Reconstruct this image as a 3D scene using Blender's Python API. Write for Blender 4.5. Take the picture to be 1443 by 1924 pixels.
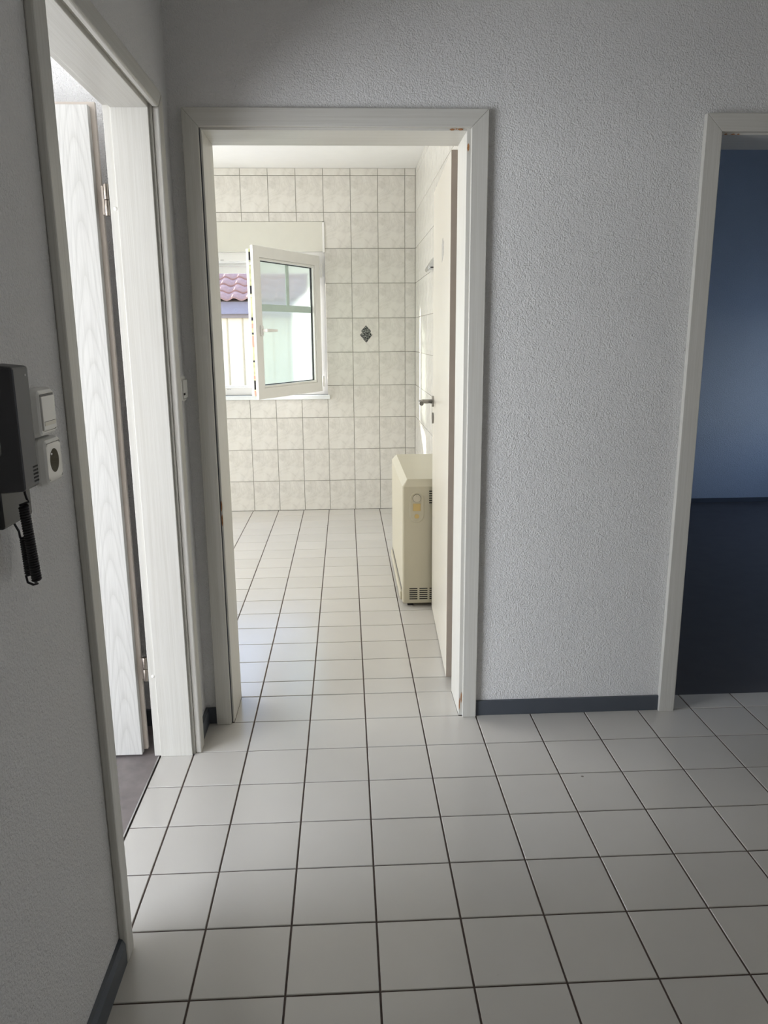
import bpy, bmesh, math, random
from mathutils import Vector, Matrix

random.seed(4)
S = bpy.context.scene
COL = S.collection
for o in list(bpy.data.objects):
    bpy.data.objects.remove(o, do_unlink=True)

# ------------------------------------------------------------------ camera
FPX = 1459.51
CAM = Vector((0.551685, -2.773918, 1.352948))
YAW, PITCH, ROLL = 0.0469328, -0.2245594, -0.0082812


def cam_axes():
    cy, sy, cp, sp = math.cos(YAW), math.sin(YAW), math.cos(PITCH), math.sin(PITCH)
    f = Vector((sy * cp, cy * cp, sp))
    r = Vector((cy, -sy, 0))
    u = r.cross(f)
    return (math.cos(ROLL) * r + math.sin(ROLL) * u, -math.sin(ROLL) * r + math.cos(ROLL) * u, f)


cr, cu, cf = cam_axes()
cam_data = bpy.data.cameras.new('camera')
cam_data.sensor_fit = 'HORIZONTAL'
cam_data.sensor_width = 36.0
cam_data.lens = 36.0 * FPX / 1443.0
cam_data.clip_start = 0.02
cam = bpy.data.objects.new('camera', cam_data)
COL.objects.link(cam)
m = Matrix((cr, cu, -cf)).transposed().to_4x4()
m.translation = CAM
cam.matrix_world = m
S.camera = cam

# ------------------------------------------------------------------ world, sun, daylight, exposure
w = bpy.data.worlds.new('sky')
S.world = w
w.use_nodes = True
nt = w.node_tree
nt.nodes.clear()
tc = nt.nodes.new('ShaderNodeTexCoord')
sep = nt.nodes.new('ShaderNodeSeparateXYZ')
ramp = nt.nodes.new('ShaderNodeValToRGB')
ramp.color_ramp.elements[0].position = 0.0
ramp.color_ramp.elements[0].color = (0.86, 0.93, 1.0, 1)
ramp.color_ramp.elements[1].position = 0.5
ramp.color_ramp.elements[1].color = (0.36, 0.56, 1.0, 1)
bg = nt.nodes.new('ShaderNodeBackground')
bg.inputs['Strength'].default_value = 3.5
wo = nt.nodes.new('ShaderNodeOutputWorld')
nt.links.new(tc.outputs['Generated'], sep.inputs[0])
nt.links.new(sep.outputs['Z'], ramp.inputs[0])
nt.links.new(ramp.outputs[0], bg.inputs['Color'])
nt.links.new(bg.outputs[0], wo.inputs['Surface'])

sun_d = bpy.data.lights.new('sun', 'SUN')
sun_d.energy = 20.0
sun_d.angle = 0.06
sun_d.color = (1.0, 0.96, 0.91)
sun = bpy.data.objects.new('sun', sun_d)
COL.objects.link(sun)
sun.rotation_euler = Vector((0.70, -0.38, -0.21)).to_track_quat('-Z', 'Y').to_euler()
sun.location = (-6, 9, 8)


def area_lamp(name, loc, direction, sx, sy, power, color):
    """daylight at the window of a room, or added fill in the hall"""
    d = bpy.data.lights.new(name, 'AREA')
    d.shape = 'RECTANGLE'
    d.size, d.size_y = sx, sy
    d.energy = power
    d.color = color
    o = bpy.data.objects.new(name, d)
    COL.objects.link(o)
    o.location = loc
    o.rotation_euler = Vector(direction).to_track_quat('-Z', 'Z').to_euler()
    return o


# left room: tall window in its outer wall
area_lamp('daylight_left_room', (-2.46, -2.35, 1.05), (1, 0, 0), 2.3, 1.9, 122, (0.965, 0.98, 1.0))
# tiled room: window in its left wall
area_lamp('daylight_tiled_room', (-1.76, 1.7, 1.25), (1, 0, 0), 1.7, 1.8, 55, (1.0, 0.965, 0.90))
# hall: added fill lamp before the solid wall right of the camera
area_lamp('hall_fill_lamp', (2.985, -2.95, 1.15), (-1, 0, 0), 0.85, 1.9, 5.5, (1.0, 0.985, 0.96))
# right room: window with the shutter half lowered
area_lamp('daylight_right_room', (4.76, 2.2, 1.0), (-1, 0, 0), 1.3, 0.8, 7, (0.74, 0.85, 1.0))

S.view_settings.view_transform = 'Standard'
S.view_settings.look = 'None'
S.view_settings.gamma = 1.0
S.view_settings.use_curve_mapping = False
S.view_settings.exposure = 0.06
S.cycles.max_bounces = 8
S.cycles.diffuse_bounces = 5
S.cycles.glossy_bounces = 3
S.cycles.transmission_bounces = 5
S.cycles.adaptive_threshold = 0.04
S.cycles.sample_clamp_indirect = 6.0


# ------------------------------------------------------------------ helpers
def new_mesh(name, bm):
    me = bpy.data.meshes.new(name)
    bmesh.ops.recalc_face_normals(bm, faces=bm.faces)
    bm.to_mesh(me)
    bm.free()
    return me


def obj(name, me, mat=None, parent=None, loc=None, smooth=False):
    o = bpy.data.objects.new(name, me)
    COL.objects.link(o)
    if mat is not None and me is not None and len(me.materials) == 0:
        me.materials.append(mat)
    if parent is not None:
        o.parent = parent
    if loc is not None:
        o.location = loc
    if smooth and me is not None:
        for p in me.polygons:
            p.use_smooth = True
    return o


def empty(name, loc=(0, 0, 0)):
    o = bpy.data.objects.new(name, None)
    COL.objects.link(o)
    o.location = loc
    o.empty_display_size = 0.1
    return o


def tag(o, label, cat, kind=None, group=None):
    o['label'] = label
    o['category'] = cat
    if kind:
        o['kind'] = kind
    if group:
        o['group'] = group
    return o


def add_box(bm, x0, x1, y0, y1, z0, z1):
    vs = [bm.verts.new(p) for p in ((x0, y0, z0), (x1, y0, z0), (x1, y1, z0), (x0, y1, z0),
                                    (x0, y0, z1), (x1, y0, z1), (x1, y1, z1), (x0, y1, z1))]
    for f in ((0, 3, 2, 1), (4, 5, 6, 7), (0, 1, 5, 4), (1, 2, 6, 5), (2, 3, 7, 6), (3, 0, 4, 7)):
        bm.faces.new([vs[i] for i in f])
    return vs


def bevel_all(bm, w, seg=2):
    bmesh.ops.bevel(bm, geom=list(bm.edges), offset=w, segments=seg, profile=0.5, affect='EDGES', clamp_overlap=True)


def boxes(name, bl, mat, parent=None, bevel=0.0, seg=2):
    bm = bmesh.new()
    for b in bl:
        add_box(bm, *b)
    if bevel:
        bevel_all(bm, bevel, seg)
    return obj(name, new_mesh(name, bm), mat, parent)


def box(name, b, mat, parent=None, bevel=0.0, seg=2):
    return boxes(name, [b], mat, parent, bevel, seg)


def prism(name, pts, axis, a0, a1, mat, parent=None, bevel=0.0, seg=2):
    """polygon pts in the two other axes (kept in x,y,z order), extruded along axis from a0 to a1"""
    bm = bmesh.new()

    def P(p, a):
        if axis == 'x':
            return (a, p[0], p[1])
        if axis == 'y':
            return (p[0], a, p[1])
        return (p[0], p[1], a)
    lo = [bm.verts.new(P(p, a0)) for p in pts]
    hi = [bm.verts.new(P(p, a1)) for p in pts]
    bm.faces.new(lo)
    bm.faces.new(hi[::-1])
    n = len(pts)
    for i in range(n):
        bm.faces.new([lo[i], hi[i], hi[(i + 1) % n], lo[(i + 1) % n]])
    if bevel:
        bevel_all(bm, bevel, seg)
    return obj(name, new_mesh(name, bm), mat, parent)


def cyl(name, c0, c1, r, mat, parent=None, seg=24, r2=None, bevel=0.0):
    bm = bmesh.new()
    c0, c1 = Vector(c0), Vector(c1)
    d = (c1 - c0)
    q = d.to_track_quat('Z', 'Y').to_matrix()
    r2 = r if r2 is None else r2
    a = [bm.verts.new(c0 + q @ Vector((r * math.cos(t), r * math.sin(t), 0))) for t in [2 * math.pi * i / seg for i in range(seg)]]
    b = [bm.verts.new(c1 + q @ Vector((r2 * math.cos(t), r2 * math.sin(t), 0))) for t in [2 * math.pi * i / seg for i in range(seg)]]
    caps = [bm.faces.new(a[::-1]), bm.faces.new(b)]
    for i in range(seg):
        f = bm.faces.new([a[i], a[(i + 1) % seg], b[(i + 1) % seg], b[i]])
        f.smooth = True
    if bevel:
        es = [e for f in caps for e in f.edges]
        bmesh.ops.bevel(bm, geom=es, offset=bevel, segments=2, profile=0.5, affect='EDGES')
    return obj(name, new_mesh(name, bm), mat, parent)


def tube(name, path, r, mat, parent=None, seg=8):
    bm = bmesh.new()
    n = len(path)
    path = [Vector(p) for p in path]
    rings = []
    up = Vector((0, 0, 1))
    prev = None
    for i in range(n):
        t = (path[min(i + 1, n - 1)] - path[max(i - 1, 0)]).normalized()
        if prev is None:
            a = t.orthogonal().normalized()
        else:
            a = (prev - t * prev.dot(t)).normalized()
        prev = a
        b = t.cross(a)
        rings.append([bm.verts.new(path[i] + r * (math.cos(k * 2 * math.pi / seg) * a + math.sin(k * 2 * math.pi / seg) * b)) for k in range(seg)])
    for i in range(n - 1):
        for k in range(seg):
            f = bm.faces.new([rings[i][k], rings[i][(k + 1) % seg], rings[i + 1][(k + 1) % seg], rings[i + 1][k]])
            f.smooth = True
    bm.faces.new(rings[0][::-1])
    bm.faces.new(rings[-1])
    return obj(name, new_mesh(name, bm), mat, parent)


# ------------------------------------------------------------------ materials
class N:
    def __init__(self, name):
        self.m = bpy.data.materials.new(name)
        self.m.use_nodes = True
        self.t = self.m.node_tree
        self.b = self.t.nodes['Principled BSDF']

    def n(self, kind, **kw):
        x = self.t.nodes.new(kind)
        for k, v in kw.items():
            setattr(x, k, v)
        return x

    def l(self, a, b):
        self.t.links.new(a, b)

    def coord(self, scale=(1, 1, 1), which='Object', rot=(0, 0, 0), loc=(0, 0, 0)):
        tc = self.n('ShaderNodeTexCoord')
        mp = self.n('ShaderNodeMapping')
        mp.inputs['Scale'].default_value = scale
        mp.inputs['Rotation'].default_value = rot
        mp.inputs['Location'].default_value = loc
        self.l(tc.outputs[which], mp.inputs[0])
        return mp.outputs[0]

    def noise(self, vec, scale, detail=2.0, rough=0.5, dist=0.0):
        x = self.n('ShaderNodeTexNoise')
        x.inputs['Scale'].default_value = scale
        x.inputs['Detail'].default_value = detail
        x.inputs['Roughness'].default_value = rough
        x.inputs['Distortion'].default_value = dist
        if vec is not None:
            self.l(vec, x.inputs['Vector'])
        return x.outputs['Fac']

    def ramp(self, fac, stops):
        r = self.n('ShaderNodeValToRGB')
        els = r.color_ramp.elements
        while len(els) < len(stops):
            els.new(0.5)
        for e, (p, c) in zip(els, stops):
            e.position = p
            e.color = (*c, 1) if len(c) == 3 else c
        self.l(fac, r.inputs[0])
        return r.outputs[0]

    def math(self, op, a, b=None, c=None):
        x = self.n('ShaderNodeMath', operation=op)
        for i, v in enumerate((a, b, c)):
            if v is None:
                continue
            if isinstance(v, (int, float)):
                x.inputs[i].default_value = v
            else:
                self.l(v, x.inputs[i])
        return x.outputs[0]

    def bump(self, h, strength, dist):
        x = self.n('ShaderNodeBump')
        x.inputs['Strength'].default_value = strength
        x.inputs['Distance'].default_value = dist
        self.l(h, x.inputs['Height'])
        self.l(x.outputs[0], self.b.inputs['Normal'])

    def set(self, color=None, rough=None, metal=None, spec=None):
        if color is not None:
            if isinstance(color, tuple):
                self.b.inputs['Base Color'].default_value = (*color, 1)
            else:
                self.l(color, self.b.inputs['Base Color'])
        if rough is not None:
            if isinstance(rough, (int, float)):
                self.b.inputs['Roughness'].default_value = rough
            else:
                self.l(rough, self.b.inputs['Roughness'])
        if metal is not None:
            self.b.inputs['Metallic'].default_value = metal
        if spec is not None:
            self.b.inputs['Specular IOR Level'].default_value = spec
        return self.m


def plain(name, color, rough=0.5, metal=0.0, mottled=0.04, scale=14.0):
    k = N(name)
    v = k.coord()
    f = k.noise(v, scale, 3)
    lo = tuple(c * (1 - mottled) for c in color)
    hi = tuple(min(1, c * (1 + mottled)) for c in color)
    return k.set(k.ramp(f, [(0.3, lo), (0.7, hi)]), rough, metal)


def plaster(name, color, depth=0.005):
    k = N(name)
    v = k.coord()
    a = k.noise(v, 210, 2.0, 0.55, 0.4)
    b = k.noise(v, 110, 1.0, 0.5, 0.3)
    s = k.math('ADD', k.math('MULTIPLY', a, 0.8), k.math('MULTIPLY', b, 0.45))
    big = k.noise(v, 3.0, 3)
    k.bump(s, 1.0, depth)
    return k.set(k.ramp(big, [(0.3, tuple(c * 0.97 for c in color)), (0.7, color)]), 0.85, spec=0.2)


def wood(name, axis, base=(0.63, 0.62, 0.575), dark=(0.55, 0.535, 0.485), rough=0.4):
    """whitewashed ash with fine straight grain along the axis"""
    k = N(name)
    sc = [520.0, 520.0, 520.0]
    sc['xyz'.index(axis)] = 5.0
    v = k.coord(tuple(sc))
    a = k.noise(v, 1.0, 3, 0.6)
    sc2 = [110.0, 110.0, 110.0]
    sc2['xyz'.index(axis)] = 1.2
    b = k.noise(k.coord(tuple(sc2)), 1.0, 2, 0.5)
    s = k.math('ADD', k.math('MULTIPLY', a, 0.6), k.math('MULTIPLY', b, 0.4))
    k.bump(a, 0.08, 0.0006)
    return k.set(k.ramp(s, [(0.33, dark), (0.60, base)]), rough)


def wood_cathedral(name):
    k = N(name)
    tcn = k.n('ShaderNodeTexCoord')
    sp = k.n('ShaderNodeSeparateXYZ')
    k.l(tcn.outputs['Object'], sp.inputs[0])
    warp = k.noise(k.coord((9, 9, 2.2)), 1.0, 2)
    warp2 = k.noise(k.coord((0.1, 0.1, 1.7)), 1.0, 1)
    xc = k.math('ADD', k.math('ADD', sp.outputs['X'], 0.187), k.math('MULTIPLY', k.math('SUBTRACT', warp2, 0.5), 0.03))
    x2 = k.math('MULTIPLY', k.math('MULTIPLY', xc, xc), 150.0)
    f = k.math('ADD', k.math('ADD', sp.outputs['Z'], x2), k.math('MULTIPLY', warp, 0.28))
    saw = k.math('FRACT', k.math('MULTIPLY', f, 9.0))
    band = k.ramp(saw, [(0.0, (0.53, 0.525, 0.495)), (0.3, (0.59, 0.585, 0.555)), (0.8, (0.605, 0.60, 0.57)), (1.0, (0.57, 0.565, 0.535))])
    fine = k.noise(k.coord((260, 260, 6)), 1.0, 3, 0.6)
    fr = k.ramp(fine, [(0.35, (0.9, 0.9, 0.9)), (0.6, (1, 1, 1))])
    mix = k.n('ShaderNodeMix', data_type='RGBA', blend_type='MULTIPLY')
    mix.inputs['Factor'].default_value = 1.0
    k.l(band, mix.inputs['A'])
    k.l(fr, mix.inputs['B'])
    k.bump(fine, 0.1, 0.001)
    return k.set(mix.outputs['Result'], 0.42)


def marble_tile(name):
    """pale beige glazed tile, the same cloudy print on each piece"""
    k = N(name)
    v = k.coord()
    a = k.noise(v, 9.0, 5, 0.62, 0.9)
    ridge = k.math('ABSOLUTE', k.math('SUBTRACT', k.noise(k.coord(loc=(3.1, 1.7, 0.4)), 8.0, 4, 0.6, 1.1), 0.5))
    c1 = k.ramp(a, [(0.36, (0.64, 0.62, 0.57)), (0.54, (0.72, 0.70, 0.645)), (0.7, (0.74, 0.725, 0.67))])
    c2 = k.ramp(ridge, [(0.0, (0.91, 0.91, 0.90)), (0.05, (1, 1, 1))])
    mix = k.n('ShaderNodeMix', data_type='RGBA', blend_type='MULTIPLY')
    mix.inputs['Factor'].default_value = 0.8
    k.l(c1, mix.inputs['A'])
    k.l(c2, mix.inputs['B'])
    return k.set(mix.outputs['Result'], 0.22)


def floor_tile(name):
    k = N(name)
    oi = k.n('ShaderNodeObjectInfo')
    v = k.coord()
    tcn = k.n('ShaderNodeTexCoord')
    f = k.noise(v, 6.0, 3)
    s = k.math('ADD', k.math('MULTIPLY', f, 0.5), k.math('MULTIPLY', oi.outputs['Random'], 0.5))
    col = k.ramp(s, [(0.2, (0.555, 0.535, 0.495)), (0.8, (0.595, 0.575, 0.535))])
    # scattered dark specks and faint smears
    geo = k.n('ShaderNodeNewGeometry')
    vo = k.n('ShaderNodeTexVoronoi')
    vo.inputs['Scale'].default_value = 3.4
    k.l(geo.outputs['Position'], vo.inputs['Vector'])
    sp = k.ramp(vo.outputs['Distance'], [(0.0, (0.22, 0.17, 0.13)), (0.013, (0.25, 0.2, 0.16)), (0.017, (1, 1, 1))])
    mix = k.n('ShaderNodeMix', data_type='RGBA', blend_type='MULTIPLY')
    mix.inputs['Factor'].default_value = 0.8
    k.l(col, mix.inputs['A'])
    k.l(sp, mix.inputs['B'])
    sm = k.n('ShaderNodeTexNoise')
    sm.inputs['Scale'].default_value = 2.2
    sm.inputs['Detail'].default_value = 4
    k.l(geo.outputs['Position'], sm.inputs['Vector'])
    r = k.n('ShaderNodeMapRange')
    r.inputs['From Min'].default_value = 0.35
    r.inputs['From Max'].default_value = 0.7
    r.inputs['To Min'].default_value = 0.19
    r.inputs['To Max'].default_value = 0.23
    k.l(sm.outputs['Fac'], r.inputs['Value'])
    return k.set(mix.outputs['Result'], r.outputs[0])


M = {}
M['plaster'] = plaster('white_plaster', (0.77, 0.765, 0.755))
M['plaster_blue'] = plaster('pale_blue_plaster', (0.46, 0.52, 0.60))
M['ceiling'] = plain('ceiling_paint', (0.86, 0.855, 0.835), 0.9, mottled=0.008)
M['wood_x'] = wood('whitewashed_wood_x', 'x')
M['wood_y'] = wood('whitewashed_wood_y', 'y')
M['wood_z'] = wood('whitewashed_wood_z', 'z')
M['cathedral'] = wood_cathedral('whitewashed_ash_veneer')
M['lip'] = plain('bare_ash_edge', (0.56, 0.50, 0.44), 0.5)
M['leaf'] = plain('cream_door_lacquer', (0.72, 0.685, 0.60), 0.3, mottled=0.02, scale=4)
M['raw_edge'] = plain('bare_door_edge', (0.40, 0.335, 0.275), 0.6)
M['chip'] = plain('bare_wood_chip', (0.36, 0.17, 0.07), 0.8, mottled=0.4, scale=200)
M['tile'] = marble_tile('cloudy_beige_tile')
M['floor_tile'] = floor_tile('grey_beige_floor_tile')
M['grout_dark'] = plain('brown_grout', (0.085, 0.062, 0.052), 0.9, mottled=0.2, scale=60)
M['grout_wall'] = plain('grey_wall_grout', (0.36, 0.335, 0.30), 0.9)
M['base'] = plain('slate_baseboard', (0.07, 0.08, 0.096), 0.45)
M['vinyl'] = plain('brown_grey_vinyl', (0.20, 0.175, 0.17), 0.5, mottled=0.15, scale=18)
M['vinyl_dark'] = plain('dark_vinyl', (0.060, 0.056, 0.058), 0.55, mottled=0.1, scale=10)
M['strip'] = plain('aluminium_strip', (0.62, 0.61, 0.60), 0.35, 0.9)
M['pvc'] = plain('white_pvc', (0.80, 0.79, 0.76), 0.3, mottled=0.015)
M['box'] = plain('cream_shutter_box', (0.66, 0.65, 0.575), 0.45, mottled=0.015)
M['sill'] = plain('white_stone_sill', (0.80, 0.83, 0.83), 0.25, mottled=0.05, scale=9)
M['gasket'] = plain('black_gasket', (0.015, 0.015, 0.018), 0.6)
M['fitting'] = plain('brassy_fitting', (0.34, 0.35, 0.20), 0.45, 0.3, mottled=0.3, scale=30)
M['copper'] = plain('coppery_fitting', (0.30, 0.17, 0.12), 0.4, 0.5)
M['steel'] = plain('brushed_steel', (0.34, 0.33, 0.31), 0.32, 1.0)
M['hinge'] = plain('nickel_hinge', (0.40, 0.355, 0.31), 0.3, 1.0)
M['chrome'] = plain('chrome', (0.72, 0.74, 0.76), 0.15, 1.0)
M['heater'] = plain('cream_enamel', (0.57, 0.53, 0.405), 0.35, mottled=0.015, scale=4)
M['yellowed'] = plain('yellowed_plastic', (0.62, 0.46, 0.19), 0.4)
M['beige_knob'] = plain('beige_knob', (0.58, 0.53, 0.42), 0.4)
M['black'] = plain('black_void', (0.006, 0.005, 0.006), 0.7)
M['phone'] = plain('charcoal_plastic', (0.012, 0.013, 0.015), 0.42, mottled=0.1)
M['phone_front'] = plain('dark_grey_plastic', (0.05, 0.05, 0.055), 0.45, mottled=0.06)
M['cord'] = plain('black_cord', (0.012, 0.011, 0.014), 0.45)
M['mark'] = plain('pale_print', (0.30, 0.30, 0.31), 0.5)
M['switch'] = plain('white_switch', (0.74, 0.735, 0.70), 0.28, mottled=0.01)
M['switch_in'] = plain('ivory_socket', (0.66, 0.63, 0.54), 0.35, mottled=0.02)
M['cup'] = plain('shaded_socket_cup', (0.36, 0.34, 0.27), 0.4)  # shade of the recess darkened into the cup's colour
M['ink'] = plain('grey_print', (0.12, 0.115, 0.11), 0.5)
M['cap'] = plain('white_cap', (0.80, 0.79, 0.75), 0.3)
M['residue'] = plain('tape_residue', (0.46, 0.45, 0.43), 0.35, mottled=0.35, scale=90)
M['roof'] = plain('red_roof_tile', (0.40, 0.22, 0.16), 0.7, mottled=0.15, scale=12)
M['cladding'] = plain('cream_cladding', (0.80, 0.66, 0.42), 0.7)
M['batten'] = plain('tan_batten', (0.58, 0.44, 0.24), 0.7)
M['fascia'] = plain('lavender_grey_fascia', (0.29, 0.245, 0.25), 0.5)
M['fascia_brown'] = plain('brown_fascia', (0.34, 0.27, 0.22), 0.6)
M['ground'] = plain('concrete_yard', (0.42, 0.41, 0.39), 0.9, mottled=0.15, scale=2)


def glass_mat():
    k = N('frosted_glass')
    t = k.t
    k.set((0.78, 0.84, 0.79), 0.36)
    k.b.inputs['Transmission Weight'].default_value = 1.0
    k.b.inputs['IOR'].default_value = 1.12
    sp = k.noise(k.coord(), 260, 2)
    k.bump(sp, 0.35, 0.002)
    tr = k.n('ShaderNodeBsdfTranslucent')
    tr.inputs['Color'].default_value = (0.76, 0.83, 0.78, 1)
    mx = k.n('ShaderNodeMixShader')
    mx.inputs[0].default_value = 0.16
    out = t.nodes['Material Output']
    k.l(k.b.outputs[0], mx.inputs[1])
    k.l(tr.outputs[0], mx.inputs[2])
    tp = k.n('ShaderNodeBsdfTransparent')
    tp.inputs['Color'].default_value = (0.86, 0.92, 0.88, 1)
    m2 = k.n('ShaderNodeMixShader')
    m2.inputs[0].default_value = 0.45
    k.l(mx.outputs[0], m2.inputs[1])
    k.l(tp.outputs[0], m2.inputs[2])
    k.l(m2.outputs[0], out.inputs['Surface'])
    return k.m


M['glass'] = glass_mat()
M['bar'] = plain('green_grey_glazing_bar', (0.50, 0.61, 0.56), 0.5)


def diamond_mat():
    k = N('black_marbled_print')
    a = k.noise(k.coord(), 95, 3, 0.6, 1.6)
    return k.set(k.ramp(a, [(0.42, (0.012, 0.014, 0.018)), (0.5, (0.06, 0.065, 0.06)), (0.6, (0.36, 0.37, 0.34))]), 0.25)


M['diamond'] = diamond_mat()
M['diamond_rim'] = plain('pale_print_rim', (0.62, 0.58, 0.54), 0.3)

# ------------------------------------------------------------------ structure
HZ = 2.53
WF, WB = -0.195, 0.0          # partition behind the hall: hall face, far face
XL = 0.03                      # hall face of the left wall


def struct(o, label, cat):
    return tag(o, label, cat, 'structure')


def wall_with_holes(name, axis, c0, c1, u0, u1, holes, mat, z0=0.0, z1=HZ):
    """slab along x (axis 'x', thickness in y) or along y, with rectangular holes (ua, ub, za, zb) sorted by u"""
    bl = []
    cur = u0
    for ua, ub, za, zb in holes:
        if ua > cur:
            bl.append((cur, ua, z0, z1))
        if za > z0:
            bl.append((ua, ub, z0, za))
        if zb < z1:
            bl.append((ua, ub, zb, z1))
        cur = ub
    if cur < u1:
        bl.append((cur, u1, z0, z1))
    out = [(a, b, c0, c1, za, zb) if axis == 'x' else (c0, c1, a, b, za, zb) for a, b, za, zb in bl]
    return boxes(name, out, mat)


# floors
floor = boxes('floor', [(XL, 3.0, -4.5, -0.2, -0.03, -0.0025), (-0.084, XL, -1.245, -0.41, -0.03, -0.0025),
                        (0.115, 0.955, -0.2, 0.0, -0.03, -0.0025), (1.72, 2.56, -0.2, -0.087, -0.03, -0.0025),
                        (-1.84, 1.2, 0.0, 3.45, -0.03, -0.0025)], M['grout_dark'])
struct(floor, 'square grey-beige tiled floor with dark joints running from the hall into the tiled room', 'floor')
f1 = boxes('floor.001', [(-2.4, -0.087, -4.5, WF, -0.03, -0.001)], M['vinyl'])
struct(f1, 'brown-grey smooth floor beyond the left doorway', 'floor')
f2 = boxes('floor.002', [(1.72, 2.56, -0.087, 0.0, -0.03, -0.001), (1.25, 4.7, 0.0, 3.28, -0.03, -0.001)], M['vinyl_dark'])
struct(f2, 'dark smooth floor of the unlit room on the right', 'floor')
ceil = boxes('ceiling', [(-2.55, 3.1, -4.65, -0.1, HZ, HZ + 0.15), (-2.55, 1.17, -0.1, 3.55, HZ, HZ + 0.15)], M['ceiling'])
ceil2 = box('ceiling.001', (1.17, 4.85, -0.1, 3.55, 2.95, 3.1), M['ceiling'])
struct(ceil2, 'ceiling of the unlit right room, out of view', 'ceiling')
struct(ceil, 'white ceiling seen through the doorways above the tiles', 'ceiling')

# walls
wb = wall_with_holes('wall_back', 'x', WF, WB, -2.55, 4.85, [(0.104, 0.963, 0, 1.985), (1.71, 2.57, 0, 1.975)], M['plaster'], 0.0, 2.95)
struct(wb, 'white rough-plastered hall wall between the tiled-room door and the right doorway', 'wall')
wl = wall_with_holes('wall_left', 'y', -0.103, XL, -4.5, WF, [(-1.255, -0.395, 0, 1.991)], M['plaster'])
struct(wl, 'grey rough-plastered wall carrying the intercom, left of the hall', 'wall')
wr = wall_with_holes('wall_right', 'y', 3.0, 3.1, -4.5, WF, [], M['plaster'])
struct(wr, 'plastered hall wall out of view on the right', 'wall')
wfr = wall_with_holes('wall_front', 'x', -4.65, -4.5, -2.55, 3.1, [], M['plaster'])
struct(wfr, 'plastered wall behind the camera', 'wall')
wlr = wall_with_holes('wall_left_room', 'y', -2.55, -2.4, -4.65, 0.0, [(-3.5, -1.2, 0.1, 2.1)], M['plaster'])
struct(wlr, 'outer wall of the left room with its window opening', 'wall')
wt = wall_with_holes('wall_tiled_back', 'x', 3.276, 3.52, -1.85, 1.25, [(-0.84, 0.414, 0.905, 2.165)], M['grout_wall'])
struct(wt, 'beige tiled wall around the window at the back of the tiled room', 'wall')
wtr = wall_with_holes('wall_tiled_right', 'y', 1.091, 1.25, 0.0, 3.276, [], M['grout_wall'], 0.0, 2.95)
struct(wtr, 'beige tiled side wall behind the storage heater', 'wall')
wtl = wall_with_holes('wall_tiled_left', 'y', -1.85, -1.7, 0.0, 3.276, [(0.85, 2.55, 0.35, 2.15)], M['ceiling'])
struct(wtl, 'side wall of the tiled room with a second window, out of view', 'wall')
wrf = wall_with_holes('wall_right_room', 'x', 3.28, 3.52, 1.25, 4.85, [], M['plaster_blue'], 0.0, 2.95)
struct(wrf, 'dim blue-grey wall at the far end of the right room', 'wall')
wrr = wall_with_holes('wall_right_room_side', 'y', 4.7, 4.85, 0.0, 3.28, [(1.55, 2.85, 0.6, 1.4)], M['plaster_blue'], 0.0, 2.95)
struct(wrr, 'outer wall of the right room with its window opening', 'wall')
blocker = box('wall_sun_blocker', (-3.9, -3.6, -1.0, 4.0, -0.5, 4.6), M['ceiling'])  # added outside to keep direct sun out of the tiled room's side window
struct(blocker, 'added wall keeping out the sun, built as a wing, out of view to the left', 'wall')
ground = box('ground', (-20, 20, -12, 30, -0.5, -0.3), M['ground'])
struct(ground, 'pale concrete yard outside the window', 'ground')

# ------------------------------------------------------------------ floor tiles
JW = 0.0046
tile_cache = {}


def tile_mesh(w, d, h, key, mat, bev=0.0012):
    k = (key, round(w, 4), round(d, 4))
    if k not in tile_cache:
        bm = bmesh.new()
        x, y, b = w / 2, d / 2, bev
        lo = [bm.verts.new((sx * x, sy * y, -h)) for sx, sy in ((-1, -1), (1, -1), (1, 1), (-1, 1))]
        mi = [bm.verts.new((sx * x, sy * y, -b)) for sx, sy in ((-1, -1), (1, -1), (1, 1), (-1, 1))]
        hi = [bm.verts.new((sx * (x - b), sy * (y - b), 0)) for sx, sy in ((-1, -1), (1, -1), (1, 1), (-1, 1))]
        bm.faces.new(hi)
        for i in range(4):
            j = (i + 1) % 4
            bm.faces.new([lo[i], lo[j], mi[j], mi[i]])
            bm.faces.new([mi[i], mi[j], hi[j], hi[i]])
        me = new_mesh(key, bm)
        me.materials.append(mat)
        tile_cache[k] = me
    return tile_cache[k]


def project(p):
    v = Vector(p) - CAM
    z = v.dot(cf)
    if z < 0.05:
        return None
    return (721.5 + FPX * v.dot(cr) / z, 962 - FPX * v.dot(cu) / z)


def in_view(p, mx=60, my=60):
    q = project(p)
    return q is not None and -mx < q[0] < 1443 + mx and -my < q[1] < 1924 + my


stuff_rects = []


def place_floor_tile(x0, x1, y0, y1, visible):
    if x1 - x0 < 0.012 or y1 - y0 < 0.012:
        return
    w_, d_ = x1 - x0 - JW, y1 - y0 - JW
    cx, cy = (x0 + x1) / 2, (y0 + y1) / 2
    if visible:
        o = obj('tile', tile_mesh(w_, d_, 0.008, 'floor_tile', M['floor_tile']), None, floor, (cx, cy, random.uniform(-0.0003, 0.0003)))
    else:
        stuff_rects.append((cx - w_ / 2, cx + w_ / 2, cy - d_ / 2, cy + d_ / 2))


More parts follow.
